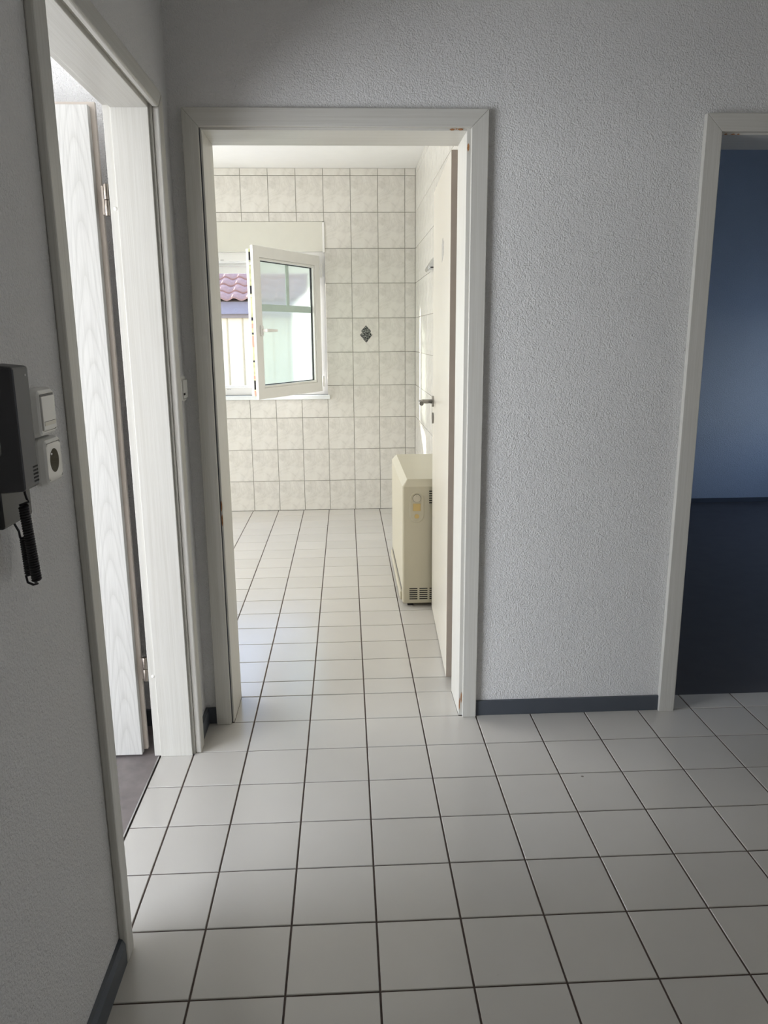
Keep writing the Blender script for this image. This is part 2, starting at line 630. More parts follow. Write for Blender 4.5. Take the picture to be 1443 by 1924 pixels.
xl = [-0.084, 0.0245] + [0.2 * i for i in range(1, 15)] + [3.0]
yl = [-0.2 * i for i in range(0, 23)]
for i in range(len(xl) - 1):
    for j in range(1, len(yl) - 1):
        x0, x1, y1, y0 = xl[i], xl[i + 1], yl[j], yl[j + 1]
        if i == 0:                                    # strip inside the left doorway
            y0, y1 = max(y0, -1.245), min(y1, -0.41)
            if y1 <= y0:
                continue
        vis = any(in_view((x, y, 0), 15, 15) for x in (x0, x1) for y in (y0, y1))
        place_floor_tile(x0, x1, y0, y1, vis)
for i in range(1, len(xl) - 1):                       # inside the two far doorways
    a, b = max(xl[i], 0.127), min(xl[i + 1], 0.940)
    if b > a:
        place_floor_tile(a, b, -0.2, 0.0, True)
    a, b = max(xl[i], 1.725), min(xl[i + 1], 2.55)
    if b > a:
        place_floor_tile(a, b, -0.2, -0.087, True)
bx = [-1.7 + 0.0] + [-1.6 + 0.2 * i for i in range(14)] + [1.085]
by = [0.0, 0.13] + [0.13 + 0.1967 * i for i in range(1, 16)] + [3.268]
for i in range(len(bx) - 1):
    for j in range(len(by) - 1):
        x0, x1, y0, y1 = bx[i], bx[i + 1], by[j], by[j + 1]
        c = project(((x0 + x1) / 2, (y0 + y1) / 2, 0))
        vis = c is not None and 400 < c[0] < 860
        place_floor_tile(x0, x1, y0, y1, vis)
bm = bmesh.new()
for r in stuff_rects:
    add_box(bm, r[0], r[1], r[2], r[3], -0.008, 0.0)
st = obj('outlying_tiles', new_mesh('outlying_tiles', bm), M['floor_tile'], floor)
st['kind'] = 'stuff'

strip = box('trim_1', (-0.0905, -0.0865, -1.23, -0.42, -0.01, 0.0012), M['strip'])
struct(strip, 'thin metal strip where the tiles meet the brown-grey floor in the left doorway', 'trim')

# ------------------------------------------------------------------ wall tiles
ZJ = [0.0, 0.236, 0.484, 0.731, 0.975, 1.225, 1.476, 1.729, 1.976, 2.228, 2.48, 2.53]
XJ = [1.085] + [1.007 - 0.199 * i for i in range(14)]
GW = 0.003
wt_cache = {}


def wall_tile_mesh(x0, x1, z0, z1, fx, fz, side):
    """tile in the plane y (side 'back', facing -y) or x (side 'right', facing -x), local origin at the full tile's centre"""
    k = (side, round(x0 - fx, 4), round(x1 - fx, 4), round(z0 - fz, 4), round(z1 - fz, 4))
    if k not in wt_cache:
        bm = bmesh.new()
        a0, a1, b0, b1 = k[1:]
        e, h = 0.001, 0.008

        def P(a, b, c):
            return (a, c, b) if side == 'back' else (c, a, b)
        cs = ((a0, b0), (a1, b0), (a1, b1), (a0, b1))
        si = ((1, 1), (-1, 1), (-1, -1), (1, -1))
        lo = [bm.verts.new(P(a, b, h)) for a, b in cs]
        mi = [bm.verts.new(P(a, b, e)) for a, b in cs]
        hi = [bm.verts.new(P(a + e * s, b + e * t, 0)) for (a, b), (s, t) in zip(cs, si)]
        bm.faces.new(hi)
        for i in range(4):
            j = (i + 1) % 4
            bm.faces.new([lo[i], lo[j], mi[j], mi[i]])
            bm.faces.new([mi[i], mi[j], hi[j], hi[i]])
        me = new_mesh('wall_tile', bm)
        me.materials.append(M['tile'])
        wt_cache[k] = me
    return wt_cache[k]


rest = bmesh.new()
for i in range(len(XJ) - 1):
    for j in range(len(ZJ) - 1):
        x1, x0 = XJ[i], XJ[i + 1]
        z0, z1 = ZJ[j], ZJ[j + 1]
        x0 = max(x0, -1.7)
        cx = x1 - 0.0995 if i else x0 + 0.0995
        cz = (z0 + z1) / 2
        if x1 - x0 < 0.01:
            continue
        za, zb = z0, z1
        if x1 < 0.43 and x0 > -0.86:                   # around the window
            if za >= 0.872 and zb <= 2.165:
                continue
            if za < 0.872 < zb:
                zb = 0.874
            if za < 2.165 < zb:
                za = 2.163
        fz = (z1 - 0.125) if j == 0 else (z0 + 0.125 if j == 10 else cz)
        if x0 > -0.62:
            me = wall_tile_mesh(x0 + GW / 2, x1 - GW / 2, za + GW / 2, zb - GW / 2, cx, fz, 'back')
            obj('tile', me, None, wt, (cx, 3.268 + random.uniform(-0.0004, 0.0004), fz))
        else:
            add_box(rest, x0 + GW / 2, x1 - GW / 2, 3.268, 3.276, za + GW / 2, zb - GW / 2)
o = obj('outlying_tiles', new_mesh('outlying_tiles', rest), M['tile'], wt)
o['kind'] = 'stuff'

rest = bmesh.new()
YJ = [3.268, 3.15] + [3.15 - 0.199 * i for i in range(1, 16)]
for i in range(len(YJ) - 1):
    for j in range(len(ZJ) - 1):
        y1, y0 = YJ[i], YJ[i + 1]
        z0, z1 = ZJ[j], ZJ[j + 1]
        if y0 < 0.02:
            continue
        cy = (y0 + 0.0995)
        fz = (z1 - 0.125) if j == 0 else (z0 + 0.125 if j == 10 else (z0 + z1) / 2)
        if i < 8:
            me = wall_tile_mesh(y0 + GW / 2, y1 - GW / 2, z0 + GW / 2, z1 - GW / 2, cy, fz, 'right')
            obj('tile', me, None, wtr, (1.085 + random.uniform(-0.0004, 0.0004), cy, fz))
        else:
            add_box(rest, 1.085, 1.091, y0 + GW / 2, y1 - GW / 2, z0 + GW / 2, z1 - GW / 2)
o = obj('outlying_tiles', new_mesh('outlying_tiles', rest), M['tile'], wtr)
o['kind'] = 'stuff'

# printed double diamond on one wall tile


def rhomb(name, cx, cz, hw, up, dn, y, mat, parent):
    return prism(name, [(cx - hw, cz), (cx, cz - dn), (cx + hw, cz), (cx, cz + up)], 'y', y, y + 0.002, mat, parent)


dm = empty('tile_motif', (0, 0, 0))
dm.parent = wt
dm['label'] = 'black and grey double diamond printed on one wall tile'
for nm, cx, cz, hw, up, dn, y in (('lower_diamond', 0.7115, 1.351, 0.047, 0.058, 0.058, 3.2663), ('upper_diamond', 0.7105, 1.380, 0.038, 0.042, 0.042, 3.2661)):
    rhomb(nm, cx, cz, hw + 0.0035, up + 0.0045, dn + 0.0045, y + 0.0006, M['diamond_rim'], dm)
    rhomb(nm, cx, cz, hw, up, dn, y, M['diamond'], dm)

# ------------------------------------------------------------------ baseboards
bb = box('baseboard_back', (0.999, 1.674, -0.205, WF, 0.0, 0.057), M['base'], None, 0.002)
struct(bb, 'dark slate baseboard under the white wall between the two far doorways', 'baseboard')
bb2 = box('baseboard_corner', (0.04, 0.072, -0.205, WF, 0.0, 0.06), M['base'], None, 0.002)
struct(bb2, 'short dark baseboard piece in the corner left of the tiled-room door', 'baseboard')
bb3 = box('baseboard_left_far', (XL, 0.042, -0.352, -0.195, 0.0, 0.06), M['base'], None, 0.002)
struct(bb3, 'short dark baseboard on the left wall between its door trim and the corner', 'baseboard')
bb4 = prism('baseboard_left', [(XL, 0.0), (0.044, 0.0), (0.044, 0.05), (0.038, 0.062), (XL, 0.064)], 'y', -4.5, -1.288, M['base'])
struct(bb4, 'dark grey baseboard at the lower left below the intercom wall', 'baseboard')
bb5 = box('baseboard_right_room', (1.25, 4.7, 3.268, 3.28, 0.0, 0.035), M['base'])
struct(bb5, 'thin dark baseboard at the far wall of the right room', 'baseboard')
bb6 = box('baseboard_left_room', (-2.4, -0.103, -0.207, WF, 0.0, 0.06), M['base'])
struct(bb6, 'dark baseboard in the left room seen through the hinge gap', 'baseboard')

# ------------------------------------------------------------------ door to the tiled room
d1 = empty('door_1', (0.53, -0.1, 0))
struct(d1, 'whitewashed wooden door frame with cream leaf swung open into the tiled room', 'door')
d1.location = (0, 0, 0)
CT = 0.0018
prism('casing', [(0.069, 0.0), (0.1205, 0.0), (0.1205, 1.969), (0.073, 2.022)], 'y', -0.214, WF, M['wood_z'], d1, CT)
prism('casing', [(0.9505, 0.0), (0.9985, 0.0), (1.004, 2.021), (0.9505, 1.969)], 'y', -0.214, WF, M['wood_z'], d1, CT)
prism('casing', [(0.073, 2.022), (0.1205, 1.969), (0.9505, 1.969), (1.004, 2.021)], 'y', -0.214, WF, M['wood_x'], d1, CT)
box('lining', (0.104, 0.129, -0.198, 0.0, 0.0, 1.985), M['wood_z'], d1, 0.001)
box('lining', (0.938, 0.963, -0.198, 0.0, 0.0, 1.985), M['wood_z'], d1, 0.001)
box('lining', (0.129, 0.938, -0.198, 0.0, 1.962, 1.985), M['wood_x'], d1, 0.001)
box('gasket', (0.1205, 0.1235, -0.2005, -0.1965, 0.0, 1.967), M['base'], d1)
prism('far_casing', [(0.075, 0.0), (0.124, 0.0), (0.124, 1.968), (0.075, 2.02)], 'y', 0.0, 0.016, M['wood_z'], d1, 0.002)
prism('far_casing', [(0.944, 0.0), (0.995, 0.0), (0.995, 2.02), (0.944, 1.968)], 'y', 0.0, 0.016, M['wood_z'], d1, 0.002)
prism('far_casing', [(0.075, 2.02), (0.124, 1.969), (0.944, 1.969), (0.995, 2.02)], 'y', 0.0, 0.016, M['wood_x'], d1, 0.002)
# worn spots where the paint is gone
for cx, cz, y, wx, wz in ((0.892, 1.9655, -0.1990, 0.008, 0.003), (0.918, 1.966, -0.1990, 0.009, 0.003), (0.905, 1.9668, -0.1990, 0.003, 0.002),
                          (0.9425, 1.915, -0.1990, 0.0035, 0.012), (0.125, 0.795, -0.1990, 0.0028, 0.02), (0.1255, 0.745, -0.1990, 0.0026, 0.022),
                          (0.9465, 0.07, -0.1990, 0.0022, 0.022), (0.9402, 0.045, -0.1990, 0.002, 0.025)):
    prism('paint_chip', [(cx - wx, cz - wz * 0.3), (cx - wx * 0.2, cz - wz), (cx + wx * 0.8, cz - wz * 0.6), (cx + wx, cz + wz * 0.4), (cx + wx * 0.2, cz + wz), (cx - wx * 0.7, cz + wz * 0.6)],
          'y', y, y + 0.0012, M['chip'], d1)
LEAF = empty('door_leaf', (0.930, 0.108, 0.0))
LEAF.parent = d1
LEAF.rotation_euler = (0, 0, math.radians(-2.3))
LL = 0.835
box('panel', (0.0, 0.04, 0.002, LL, 0.010, 1.974), M['leaf'], LEAF, 0.0015)
box('edge_band', (0.0015, 0.04, 0.0, 0.002, 0.010, 1.974), M['raw_edge'], LEAF)
hy = LL - 0.055
cyl('handle_rose', (0.0, hy, 1.045), (-0.008, hy, 1.045), 0.026, M['steel'], LEAF, 32, bevel=0.001)
cyl('key_rose', (0.0, hy, 0.967), (-0.008, hy, 0.967), 0.026, M['steel'], LEAF, 32, bevel=0.001)
pth = [(-0.006, hy, 1.045), (-0.045, hy, 1.045)]
for k in range(1, 9):
    a = k / 8 * math.pi / 2
    pth.append((-0.045 - 0.018 * math.sin(a), hy - 0.018 * (1 - math.cos(a)), 1.045))
pth += [(-0.063, hy - 0.05, 1.045), (-0.063, hy - 0.118, 1.045)]
tube('handle', pth, 0.0098, M['steel'], LEAF, 20)
prism('tape_residue', [(0.272, 1.655), (0.355, 1.632), (0.362, 1.70), (0.330, 1.722), (0.315, 1.698), (0.30, 1.72), (0.285, 1.70), (0.272, 1.705)], 'x', -0.0006, 0.0, M['residue'], LEAF)

# ------------------------------------------------------------------ left doorway
d2 = empty('door_2')
struct(d2, 'whitewashed door frame in the left wall with its ash leaf opened into the bright room', 'door')
prism('casing', [(-0.405, 0.0), (-0.350, 0.0), (-0.350, 2.02), (-0.405, 1.970)], 'x', XL, 0.049, M['wood_z'], d2, 0.004)
prism('casing', [(-1.245, 0.0), (-1.292, 0.0), (-1.310, 2.02), (-1.245, 1.970)], 'x', XL, 0.047, M['wood_z'], d2, 0.004)
prism('casing', [(-1.308, 2.021), (-1.246, 1.971), (-0.404, 1.971), (-0.350, 2.021)], 'x', XL, 0.049, M['wood_y'], d2, 0.006, 3)
box('lining', (-0.081, 0.022, -0.420, -0.395, 0.0, 1.991), M['wood_z'], d2, 0.0015)
box('rebate', (-0.103, -0.081, -0.413, -0.395, 0.0, 1.991), M['wood_z'], d2, 0.001)
box('lining', (-0.081, 0.022, -1.255, -1.230, 0.0, 1.991), M['wood_z'], d2, 0.0015)
box('rebate', (-0.103, -0.081, -1.255, -1.237, 0.0, 1.991), M['wood_z'], d2, 0.001)
box('lining', (-0.081, 0.022, -1.230, -0.420, 1.966, 1.991), M['wood_y'], d2, 0.0015)
box('rebate', (-0.103, -0.081, -1.237, -0.413, 1.973, 1.991), M['wood_y'], d2, 0.001)
box('gap_filler', (0.022, 0.030, -0.408, -0.395, 0.0, 1.985), M['wood_z'], d2)
box('gap_filler', (0.022, 0.030, -1.255, -1.242, 0.0, 1.985), M['wood_z'], d2)
box('gap_filler', (0.022, 0.030, -1.242, -0.408, 1.978, 1.991), M['wood_y'], d2)
for z in (1.705, 0.283):
    bmc = bmesh.new()
    bmesh.ops.create_uvsphere(bmc, u_segments=16, v_segments=8, radius=0.006)
    o = obj('screw_cap', new_mesh('screw_cap', bmc), M['cap'], d2, (-0.0885, -0.4125, z), True)
    o.scale = (1, 0.6, 1)
for z0, z1 in ((1.687, 1.772), (0.265, 0.345)):
    h = cyl('hinge', (-0.1135, -0.404, z0), (-0.1135, -0.404, (z0 + z1) / 2 - 0.0006), 0.0078, M['hinge'], d2, 20, bevel=0.001)
    cyl('hinge_barrel', (-0.1135, -0.404, (z0 + z1) / 2 + 0.0006), (-0.1135, -0.404, z1), 0.0078, M['hinge'], h, 20, bevel=0.001)
    box('hinge_plate', (-0.128, -0.1135, -0.400, -0.396, z0 + 0.004, z1 - 0.004), M['hinge'], h)
LEAF2 = empty('door_leaf')
LEAF2.parent = d2
box('panel', (-0.985, -0.142, -0.417, -0.392, 0.008, 1.974), M['cathedral'], LEAF2, 0.0015)
box('rebate_lip', (-1.0, -0.129, -0.392, -0.377, 0.014, 1.987), M['lip'], LEAF2, 0.0015)

# ------------------------------------------------------------------ right doorway
d3 = empty('door_3')
struct(d3, 'whitewashed door frame without a leaf around the dark room on the right', 'door')
prism('casing', [(1.672, 0.0), (1.727, 0.0), (1.733, 1.959), (1.681, 2.012)], 'y', -0.217, WF, M['wood_z'], d3, CT)
prism('casing', [(2.548, 0.0), (2.60, 0.0), (2.60, 2.012), (2.548, 1.959)], 'y', -0.217, WF, M['wood_z'], d3, CT)
prism('casing', [(1.681, 2.012), (1.733, 1.959), (2.548, 1.959), (2.60, 2.012)], 'y', -0.217, WF, M['wood_x'], d3, CT)
box('lining', (1.710, 1.737, -0.198, 0.0, 0.0, 1.975), M['wood_z'], d3, 0.001)
box('lining', (2.545, 2.570, -0.198, 0.0, 0.0, 1.975), M['wood_z'], d3, 0.001)
box('lining', (1.737, 2.545, -0.198, 0.0, 1.953, 1.975), M['wood_x'], d3, 0.001)
for cx, wx in ((1.752, 0.006), (1.775, 0.008), (1.792, 0.005)):
    prism('paint_chip', [(cx - wx, 1.9535), (cx, 1.953), (cx + wx, 1.9545), (cx + wx * 0.4, 1.957), (cx - wx * 0.5, 1.956)], 'y', -0.1992, -0.197, M['chip'], d3)

# ------------------------------------------------------------------ window
win = empty('window_1')
struct(win, 'white plastic window with its frosted sash swung inwards, shutter box above', 'window')
X0, X1 = -0.84, 0.414
ZT, ZB = 1.955, 0.905
FY0, FY1 = 3.305, 3.375


def frame_ring(name, x0, x1, z0, z1, wd, y0, y1, mat, parent, bev=0.002):
    """mitred rectangular frame lying in the x-z plane"""
    bm = bmesh.new()
    out = [(x0, z0), (x1, z0), (x1, z1), (x0, z1)]
    inn = [(x0 + wd, z0 + wd), (x1 - wd, z0 + wd), (x1 - wd, z1 - wd), (x0 + wd, z1 - wd)]
    vo0 = [bm.verts.new((a, y0, b)) for a, b in out]
    vi0 = [bm.verts.new((a, y0, b)) for a, b in inn]
    vo1 = [bm.verts.new((a, y1, b)) for a, b in out]
    vi1 = [bm.verts.new((a, y1, b)) for a, b in inn]
    for i in range(4):
        j = (i + 1) % 4
        bm.faces.new([vo0[i], vo0[j], vi0[j], vi0[i]])
        bm.faces.new([vo1[i], vi1[i], vi1[j], vo1[j]])
        bm.faces.new([vo0[i], vo1[i], vo1[j], vo0[j]])
        bm.faces.new([vi0[i], vi0[j], vi1[j], vi1[i]])
    if bev:
        bevel_all(bm, bev)
    return obj(name, new_mesh(name, bm), mat, parent)


fr = frame_ring('frame', X0, X1, ZB, ZT, 0.062, FY0, FY0 + 0.03, M['pvc'], win)
frame_ring('frame_step', X0 + 0.005, X1 - 0.005, ZB + 0.005, ZT - 0.005, 0.066, FY0 + 0.03, FY1, M['pvc'], fr)
frame_ring('gasket', X0 + 0.058, X1 - 0.058, ZB + 0.058, ZT - 0.058, 0.007, FY0 + 0.031, FY0 + 0.037, M['gasket'], fr, 0)
for x in (-0.335, 0.22):
    box('drain_cap', (x - 0.026, x + 0.002, FY0 - 0.002, FY0, 0.950, 0.955), M['residue'], fr)
    box('drain_cap', (x - 0.026, x + 0.002, FY0 - 0.002, FY0, 1.898, 1.903), M['residue'], fr)
sl = box('window_sill', (-0.87, 0.428, 3.249, FY0 + 0.005, 0.872, 0.905), M['sill'], win, 0.004)
bxo = box('shutter_box', (X0, 0.400, 3.262, 3.46, ZT, 2.163), M['box'], win, 0.003)
box('end_trim', (0.398, 0.414, 3.257, 3.46, ZT - 0.008, 2.160), M['pvc'], bxo, 0.003)
for k in range(3):
    box('shutter_slat', (X0 + 0.03, X1 - 0.03, 3.405, 3.417, 1.812 + k * 0.052, 1.812 + k * 0.052 + 0.050), M['pvc'], win, 0.003)
for xa in (X0, X1 - 0.03):
    box('shutter_guide', (xa, xa + 0.03, 3.39, 3.43, ZB, ZT), M['pvc'], win, 0.002)

SASH = empty('sash', (0.374, 3.248, 0.0))
SASH.parent = win
SASH.rotation_euler = (0, 0, math.radians(61.8))
SW, SZ0, SZ1 = 0.855, 0.934, 1.922
frame_ring('sash_frame', -SW, 0.0, SZ0, SZ1, 0.072, 0.0, 0.022, M['pvc'], SASH, 0.003)
frame_ring('sash_frame', -SW + 0.02, -0.02, SZ0 + 0.02, SZ1 - 0.02, 0.052, 0.022, 0.07, M['pvc'], SASH, 0.002)
frame_ring('glazing_bead', -SW + 0.072, -0.072, SZ0 + 0.072, SZ1 - 0.072, 0.017, 0.006, 0.034, M['pvc'], SASH, 0.004)
frame_ring('gasket', -SW + 0.088, -0.088, SZ0 + 0.088, SZ1 - 0.088, 0.006, 0.021, 0.034, M['gasket'], SASH, 0)
g = box('pane', (-SW + 0.089, -0.089, 0.0345, 0.040, SZ0 + 0.089, SZ1 - 0.089), M['glass'], SASH)
zb_ = 1.512
box('glazing_bar', (-SW + 0.094, -0.094, 0.030, 0.0345, zb_, zb_ + 0.046), M['bar'], SASH)
box('glazing_bar', (-0.425, -0.387, 0.030, 0.0345, zb_ + 0.046, SZ1 - 0.094), M['bar'], SASH)
ft = box('locking_strip', (-SW + 0.012, -SW + 0.02, 0.026, 0.044, SZ0 + 0.022, SZ1 - 0.022), M['fitting'], SASH)
for z, hgt, mt in ((1.83, 0.05, 'black'), (1.80, 0.02, 'residue'), (1.62, 0.05, 'black'), (1.60, 0.015, 'residue'), (1.40, 0.03, 'copper'), (1.36, 0.012, 'black'), (1.28, 0.07, 'copper'), (1.45, 0.02, 'black'), (1.18, 0.012, 'black'),
                   (1.00, 0.06, 'black'), (1.07, 0.02, 'copper'), (0.96, 0.03, 'copper')):
    box('locking_cam', (-SW + 0.009, -SW + 0.012, 0.028, 0.042, z, z + hgt), M[mt], SASH)
hz = 1.385
box('handle_plate', (-SW + 0.045, -SW + 0.073, -0.012, 0.0, hz - 0.034, hz + 0.034), M['pvc'], SASH, 0.004)
hb = box('handle', (-SW + 0.050, -SW + 0.068, -0.045, -0.012, hz - 0.010, hz + 0.010), M['pvc'], SASH, 0.003)
prism('handle_grip', [(-SW + 0.048, hz - 0.011), (-SW + 0.175, hz - 0.008), (-SW + 0.175, hz + 0.008), (-SW + 0.048, hz + 0.012)], 'y', -0.056, -0.040, M['pvc'], hb, 0.003)
for z0, z1 in ((1.77, 1.87), (0.97, 1.05)):
    cyl('hinge_cover', (0.008, -0.004, z0), (0.008, -0.004, z1), 0.008, M['pvc'], SASH, 16, bevel=0.002)

# second casement, folded back inwards on the far left
SASH2 = empty('sash', (-0.80, 3.248, 0.0))
SASH2.parent = win
SASH2.rotation_euler = (0, 0, math.radians(-98.0))
frame_ring('sash_frame', 0.0, 0.38, SZ0, SZ1, 0.072, 0.0, 0.07, M['pvc'], SASH2, 0.003)
box('pane', (0.070, 0.310, 0.030, 0.036, SZ0 + 0.07, SZ1 - 0.07), M['glass'], SASH2)

# ------------------------------------------------------------------ storage heater
ht = empty('storage_heater', (0.945, 1.4, 0.0))
tag(ht, 'cream night storage heater on the tiles behind the open door leaf', 'heater')
hx0, hx1, hy0, hy1 = 0.818, 1.072, 0.966, 1.845
HB = ht


def hl(*v):                                  # world box -> heater-local box
    x0, x1, y0, y1, z0, z1 = v
    return (x0 - 0.945, x1 - 0.945, y0 - 1.4, y1 - 1.4, z0, z1)


def rr(x0, x1, y0, y1, r, n=5):
    pts = []
    for cx, cy, a0 in ((x1 - r, y0 + r, -90), (x1 - r, y1 - r, 0), (x0 + r, y1 - r, 90), (x0 + r, y0 + r, 180)):
        for k in range(n + 1):
            a = math.radians(a0 + 90 * k / n)
            pts.append((cx + r * math.cos(a), cy + r * math.sin(a)))
    return pts


def loft(name, rings, mat, parent, cap=True):
    bm = bmesh.new()
    vr = [[bm.verts.new(p) for p in ring] for ring in rings]
    n = len(rings[0])
    for a, b in zip(vr[:-1], vr[1:]):
        for i in range(n):
            bm.faces.new([a[i], a[(i + 1) % n], b[(i + 1) % n], b[i]])
    bm.faces.new(vr[0][::-1])
    if cap:
        bm.faces.new(vr[-1])
    return obj(name, new_mesh(name, bm), mat, parent)


ox, oy = 0.945, 1.4
full = [(x - ox, y - oy) for x, y in rr(hx0, hx1, hy0, hy1, 0.012)]
small = [(x - ox, y - oy) for x, y in rr(hx0 + 0.004, hx1 - 0.004, hy0 + 0.004, hy1 - 0.004, 0.010)]
top = [(x - ox, y - oy) for x, y in rr(hx0 + 0.026, hx1 - 0.01, hy0 + 0.028, hy1 - 0.028, 0.004)]
loft('body', [[(x, y, 0.018) for x, y in small], [(x, y, 0.024) for x, y in full], [(x, y, 0.622) for x, y in full], [(x, y, 0.655) for x, y in top]], M['heater'], HB)
for fx in (0.86, 1.03):
    for fy in (1.01, 1.80):
        box('foot', hl(fx - 0.015, fx + 0.015, fy - 0.02, fy + 0.02, 0.0, 0.0185), M['black'], HB)
gr = box('air_outlet', hl(hx0 - 0.010, hx0 + 0.004, 1.0, 1.80, 0.028, 0.072), M['heater'], HB, 0.003)
box('outlet_slit', hl(hx0 - 0.0015, hx0 + 0.002, 1.0, 1.80, 0.084, 0.088), M['ink'], gr)
box('outlet_slit', hl(hx0 - 0.0015, hx0 + 0.002, 1.0, 1.80, 0.074, 0.078), M['ink'], gr)
# control panel on the end
pc = (0.890, 0.519)


def pill(cx, cz, hw, hh, n=12):
    pts = []
    for k in range(n + 1):
        a = math.pi * k / n
        pts.append((cx + hw * math.cos(a), cz + (hh - hw) + hw * math.sin(a)))
    for k in range(n + 1):
        a = math.pi + math.pi * k / n
        pts.append((cx + hw * math.cos(a), cz - (hh - hw) + hw * math.sin(a)))
    return pts


bm = bmesh.new()
loops = []
for hw, hh, y in ((0.037, 0.079, hy0), (0.034, 0.076, hy0 - 0.004), (0.031, 0.073, hy0 - 0.004), (0.026, 0.068, hy0 - 0.0003)):
    loops.append([bm.verts.new((x - ox, y - oy, z)) for x, z in pill(pc[0], pc[1], hw, hh)])
for a, b in zip(loops[:-1], loops[1:]):
    n = len(a)
    for i in range(n):
        bm.faces.new([a[i], a[(i + 1) % n], b[(i + 1) % n], b[i]])
bm.faces.new(loops[-1])
cp = obj('control_panel', new_mesh('control_panel', bm), M['heater'], HB, None, True)
cyl('knob_ring', (pc[0] - ox, hy0 - 0.0006 - oy, 0.564), (pc[0] - ox, hy0 - 0.0012 - oy, 0.564), 0.0205, M['ink'], cp, 32)
kn = cyl('knob', (pc[0] - ox, hy0 - 0.0012 - oy, 0.564), (pc[0] - ox, hy0 - 0.006 - oy, 0.564), 0.0190, M['beige_knob'], cp, 32, bevel=0.001)
box('pointer', (pc[0] - ox - 0.0012, pc[0] - ox + 0.0012, hy0 - 0.0065 - oy, hy0 - 0.0058 - oy, 0.575, 0.579), M['ink'], cp)
box('button', hl(pc[0] - 0.0185, pc[0] + 0.0185, hy0 - 0.003, hy0, 0.500, 0.537), M['yellowed'], cp, 0.001)
cyl('indicator', (pc[0] - ox, hy0 - oy, 0.473), (pc[0] - ox, hy0 - 0.003 - oy, 0.473), 0.0115, M['yellowed'], cp, 24, bevel=0.0008)
for gx in (0.853, 0.904, 0.955, 1.006):
    for k in range(6):
        z = 0.0965 - k * 0.0108
        box('vent_slot', hl(gx, gx + 0.041, hy0 - 0.0006, hy0 + 0.002, z - 0.0026, z + 0.0026), M['black'], HB)
for gx in (0.951, 1.002):
    for k in range(6):
        z = 0.5985 - k * 0.0116
        box('vent_slot', hl(gx, gx + 0.041, hy0 - 0.0006, hy0 + 0.002, z - 0.0026, z + 0.0026), M['black'], HB)

# ------------------------------------------------------------------ chrome holder on the tiled side wall
hk = empty('wall_holder', (1.085, 2.05, 1.75))
tag(hk, 'small chrome holder on the tiled side wall above the storage heater', 'holder')
prism('bracket', [(-0.002, 0.048), (-0.002, -0.030), (-0.034, -0.030), (-0.041, -0.022), (-0.040, -0.010), (-0.034, -0.002)], 'y', -0.09, 0.09, M['chrome'], hk, 0.003)
box('slot', (-0.026, -0.006, -0.0915, -0.0895, -0.018, -0.012), M['black'], hk)
cyl('screw', (-0.032, -0.0895, -0.014), (-0.032, -0.092, -0.014), 0.003, M['cap'], hk, 12)

# ------------------------------------------------------------------ intercom on the left wall
ic = empty('intercom', (XL, -1.62, 1.2))
tag(ic, 'black intercom with handset and coiled cord on the left wall', 'intercom')
IX, IY, IZ = XL, -1.62, 1.2


def il(x0, x1, y0, y1, z0, z1):
    return (x0 - IX, x1 - IX, y0 - IY, y1 - IY, z0 - IZ, z1 - IZ)


box('base', il(XL, 0.060, -1.672, -1.566, 1.084, 1.314), M['phone'], ic, 0.004)
box('base_seam', il(0.0595, 0.0606, -1.668, -1.60, 1.140, 1.1425), M['black'], ic)
hs = prism('handset', [(0.1005 - IX, 1.142 - IZ), (0.1005 - IX, 1.314 - IZ), (0.064 - IX, 1.318 - IZ), (0.063 - IX, 1.275 - IZ), (0.078 - IX, 1.262 - IZ),
                       (0.078 - IX, 1.195 - IZ), (0.063 - IX, 1.182 - IZ), (0.064 - IX, 1.139 - IZ)], 'y', -1.684 - IY, -1.628 - IY, M['phone_front'], ic, 0.004)
for k in range(5):
    for j in range(5):
        z = 1.1715 - k * 0.0052 - IZ
        y = -1.6475 + j * 0.0036 - IY
        box('speaker_hole', (0.0990 - IX, 0.1009 - IX, y - 0.0011, y + 0.0011, z - 0.0013, z + 0.0013), M['black'], hs)
box('printed_mark', (0.0990 - IX, 0.1009 - IX, -1.645 - IY, -1.639 - IY, 1.300 - IZ, 1.303 - IZ), M['mark'], hs)


def helix(p0, p1, r, turns, n=12, phase=0.0):
    p0, p1 = Vector(p0), Vector(p1)
    d = (p1 - p0)
    q = d.to_track_quat('Z', 'Y').to_matrix()
    out = []
    for i in range(int(turns * n) + 1):
        t = i / (turns * n)
        a = phase + 2 * math.pi * i / n
        out.append(p0 + d * t + q @ Vector((r * math.cos(a), r * math.sin(a), 0)))
    return out


def L(p):
    return (p[0] - IX, p[1] - IY, p[2] - IZ)


top_c = Vector((0.082, -1.651, 1.116))
bot_c = Vector((0.082, -1.634, 0.998))
path = [(0.085, -1.650, 1.140), (0.085, -1.648, 1.132), (0.085, -1.644, 1.124), (0.086, -1.641, 1.119)]
path += [tuple(p) for p in helix(top_c, bot_c, 0.0060, 30)]
path += [(0.080, -1.628, 0.990), (0.072, -1.624, 0.987), (0.064, -1.624, 0.991)]
path += [tuple(p) for p in helix((0.062, -1.610, 0.998), (0.055, -1.598, 1.055), 0.0052, 16)]
path += [(0.052, -1.606, 1.066), (0.049, -1.612, 1.080), (0.047, -1.615, 1.090)]
tube('coiled_cord', [L(p) for p in path], 0.0019, M['cord'], ic, 6)


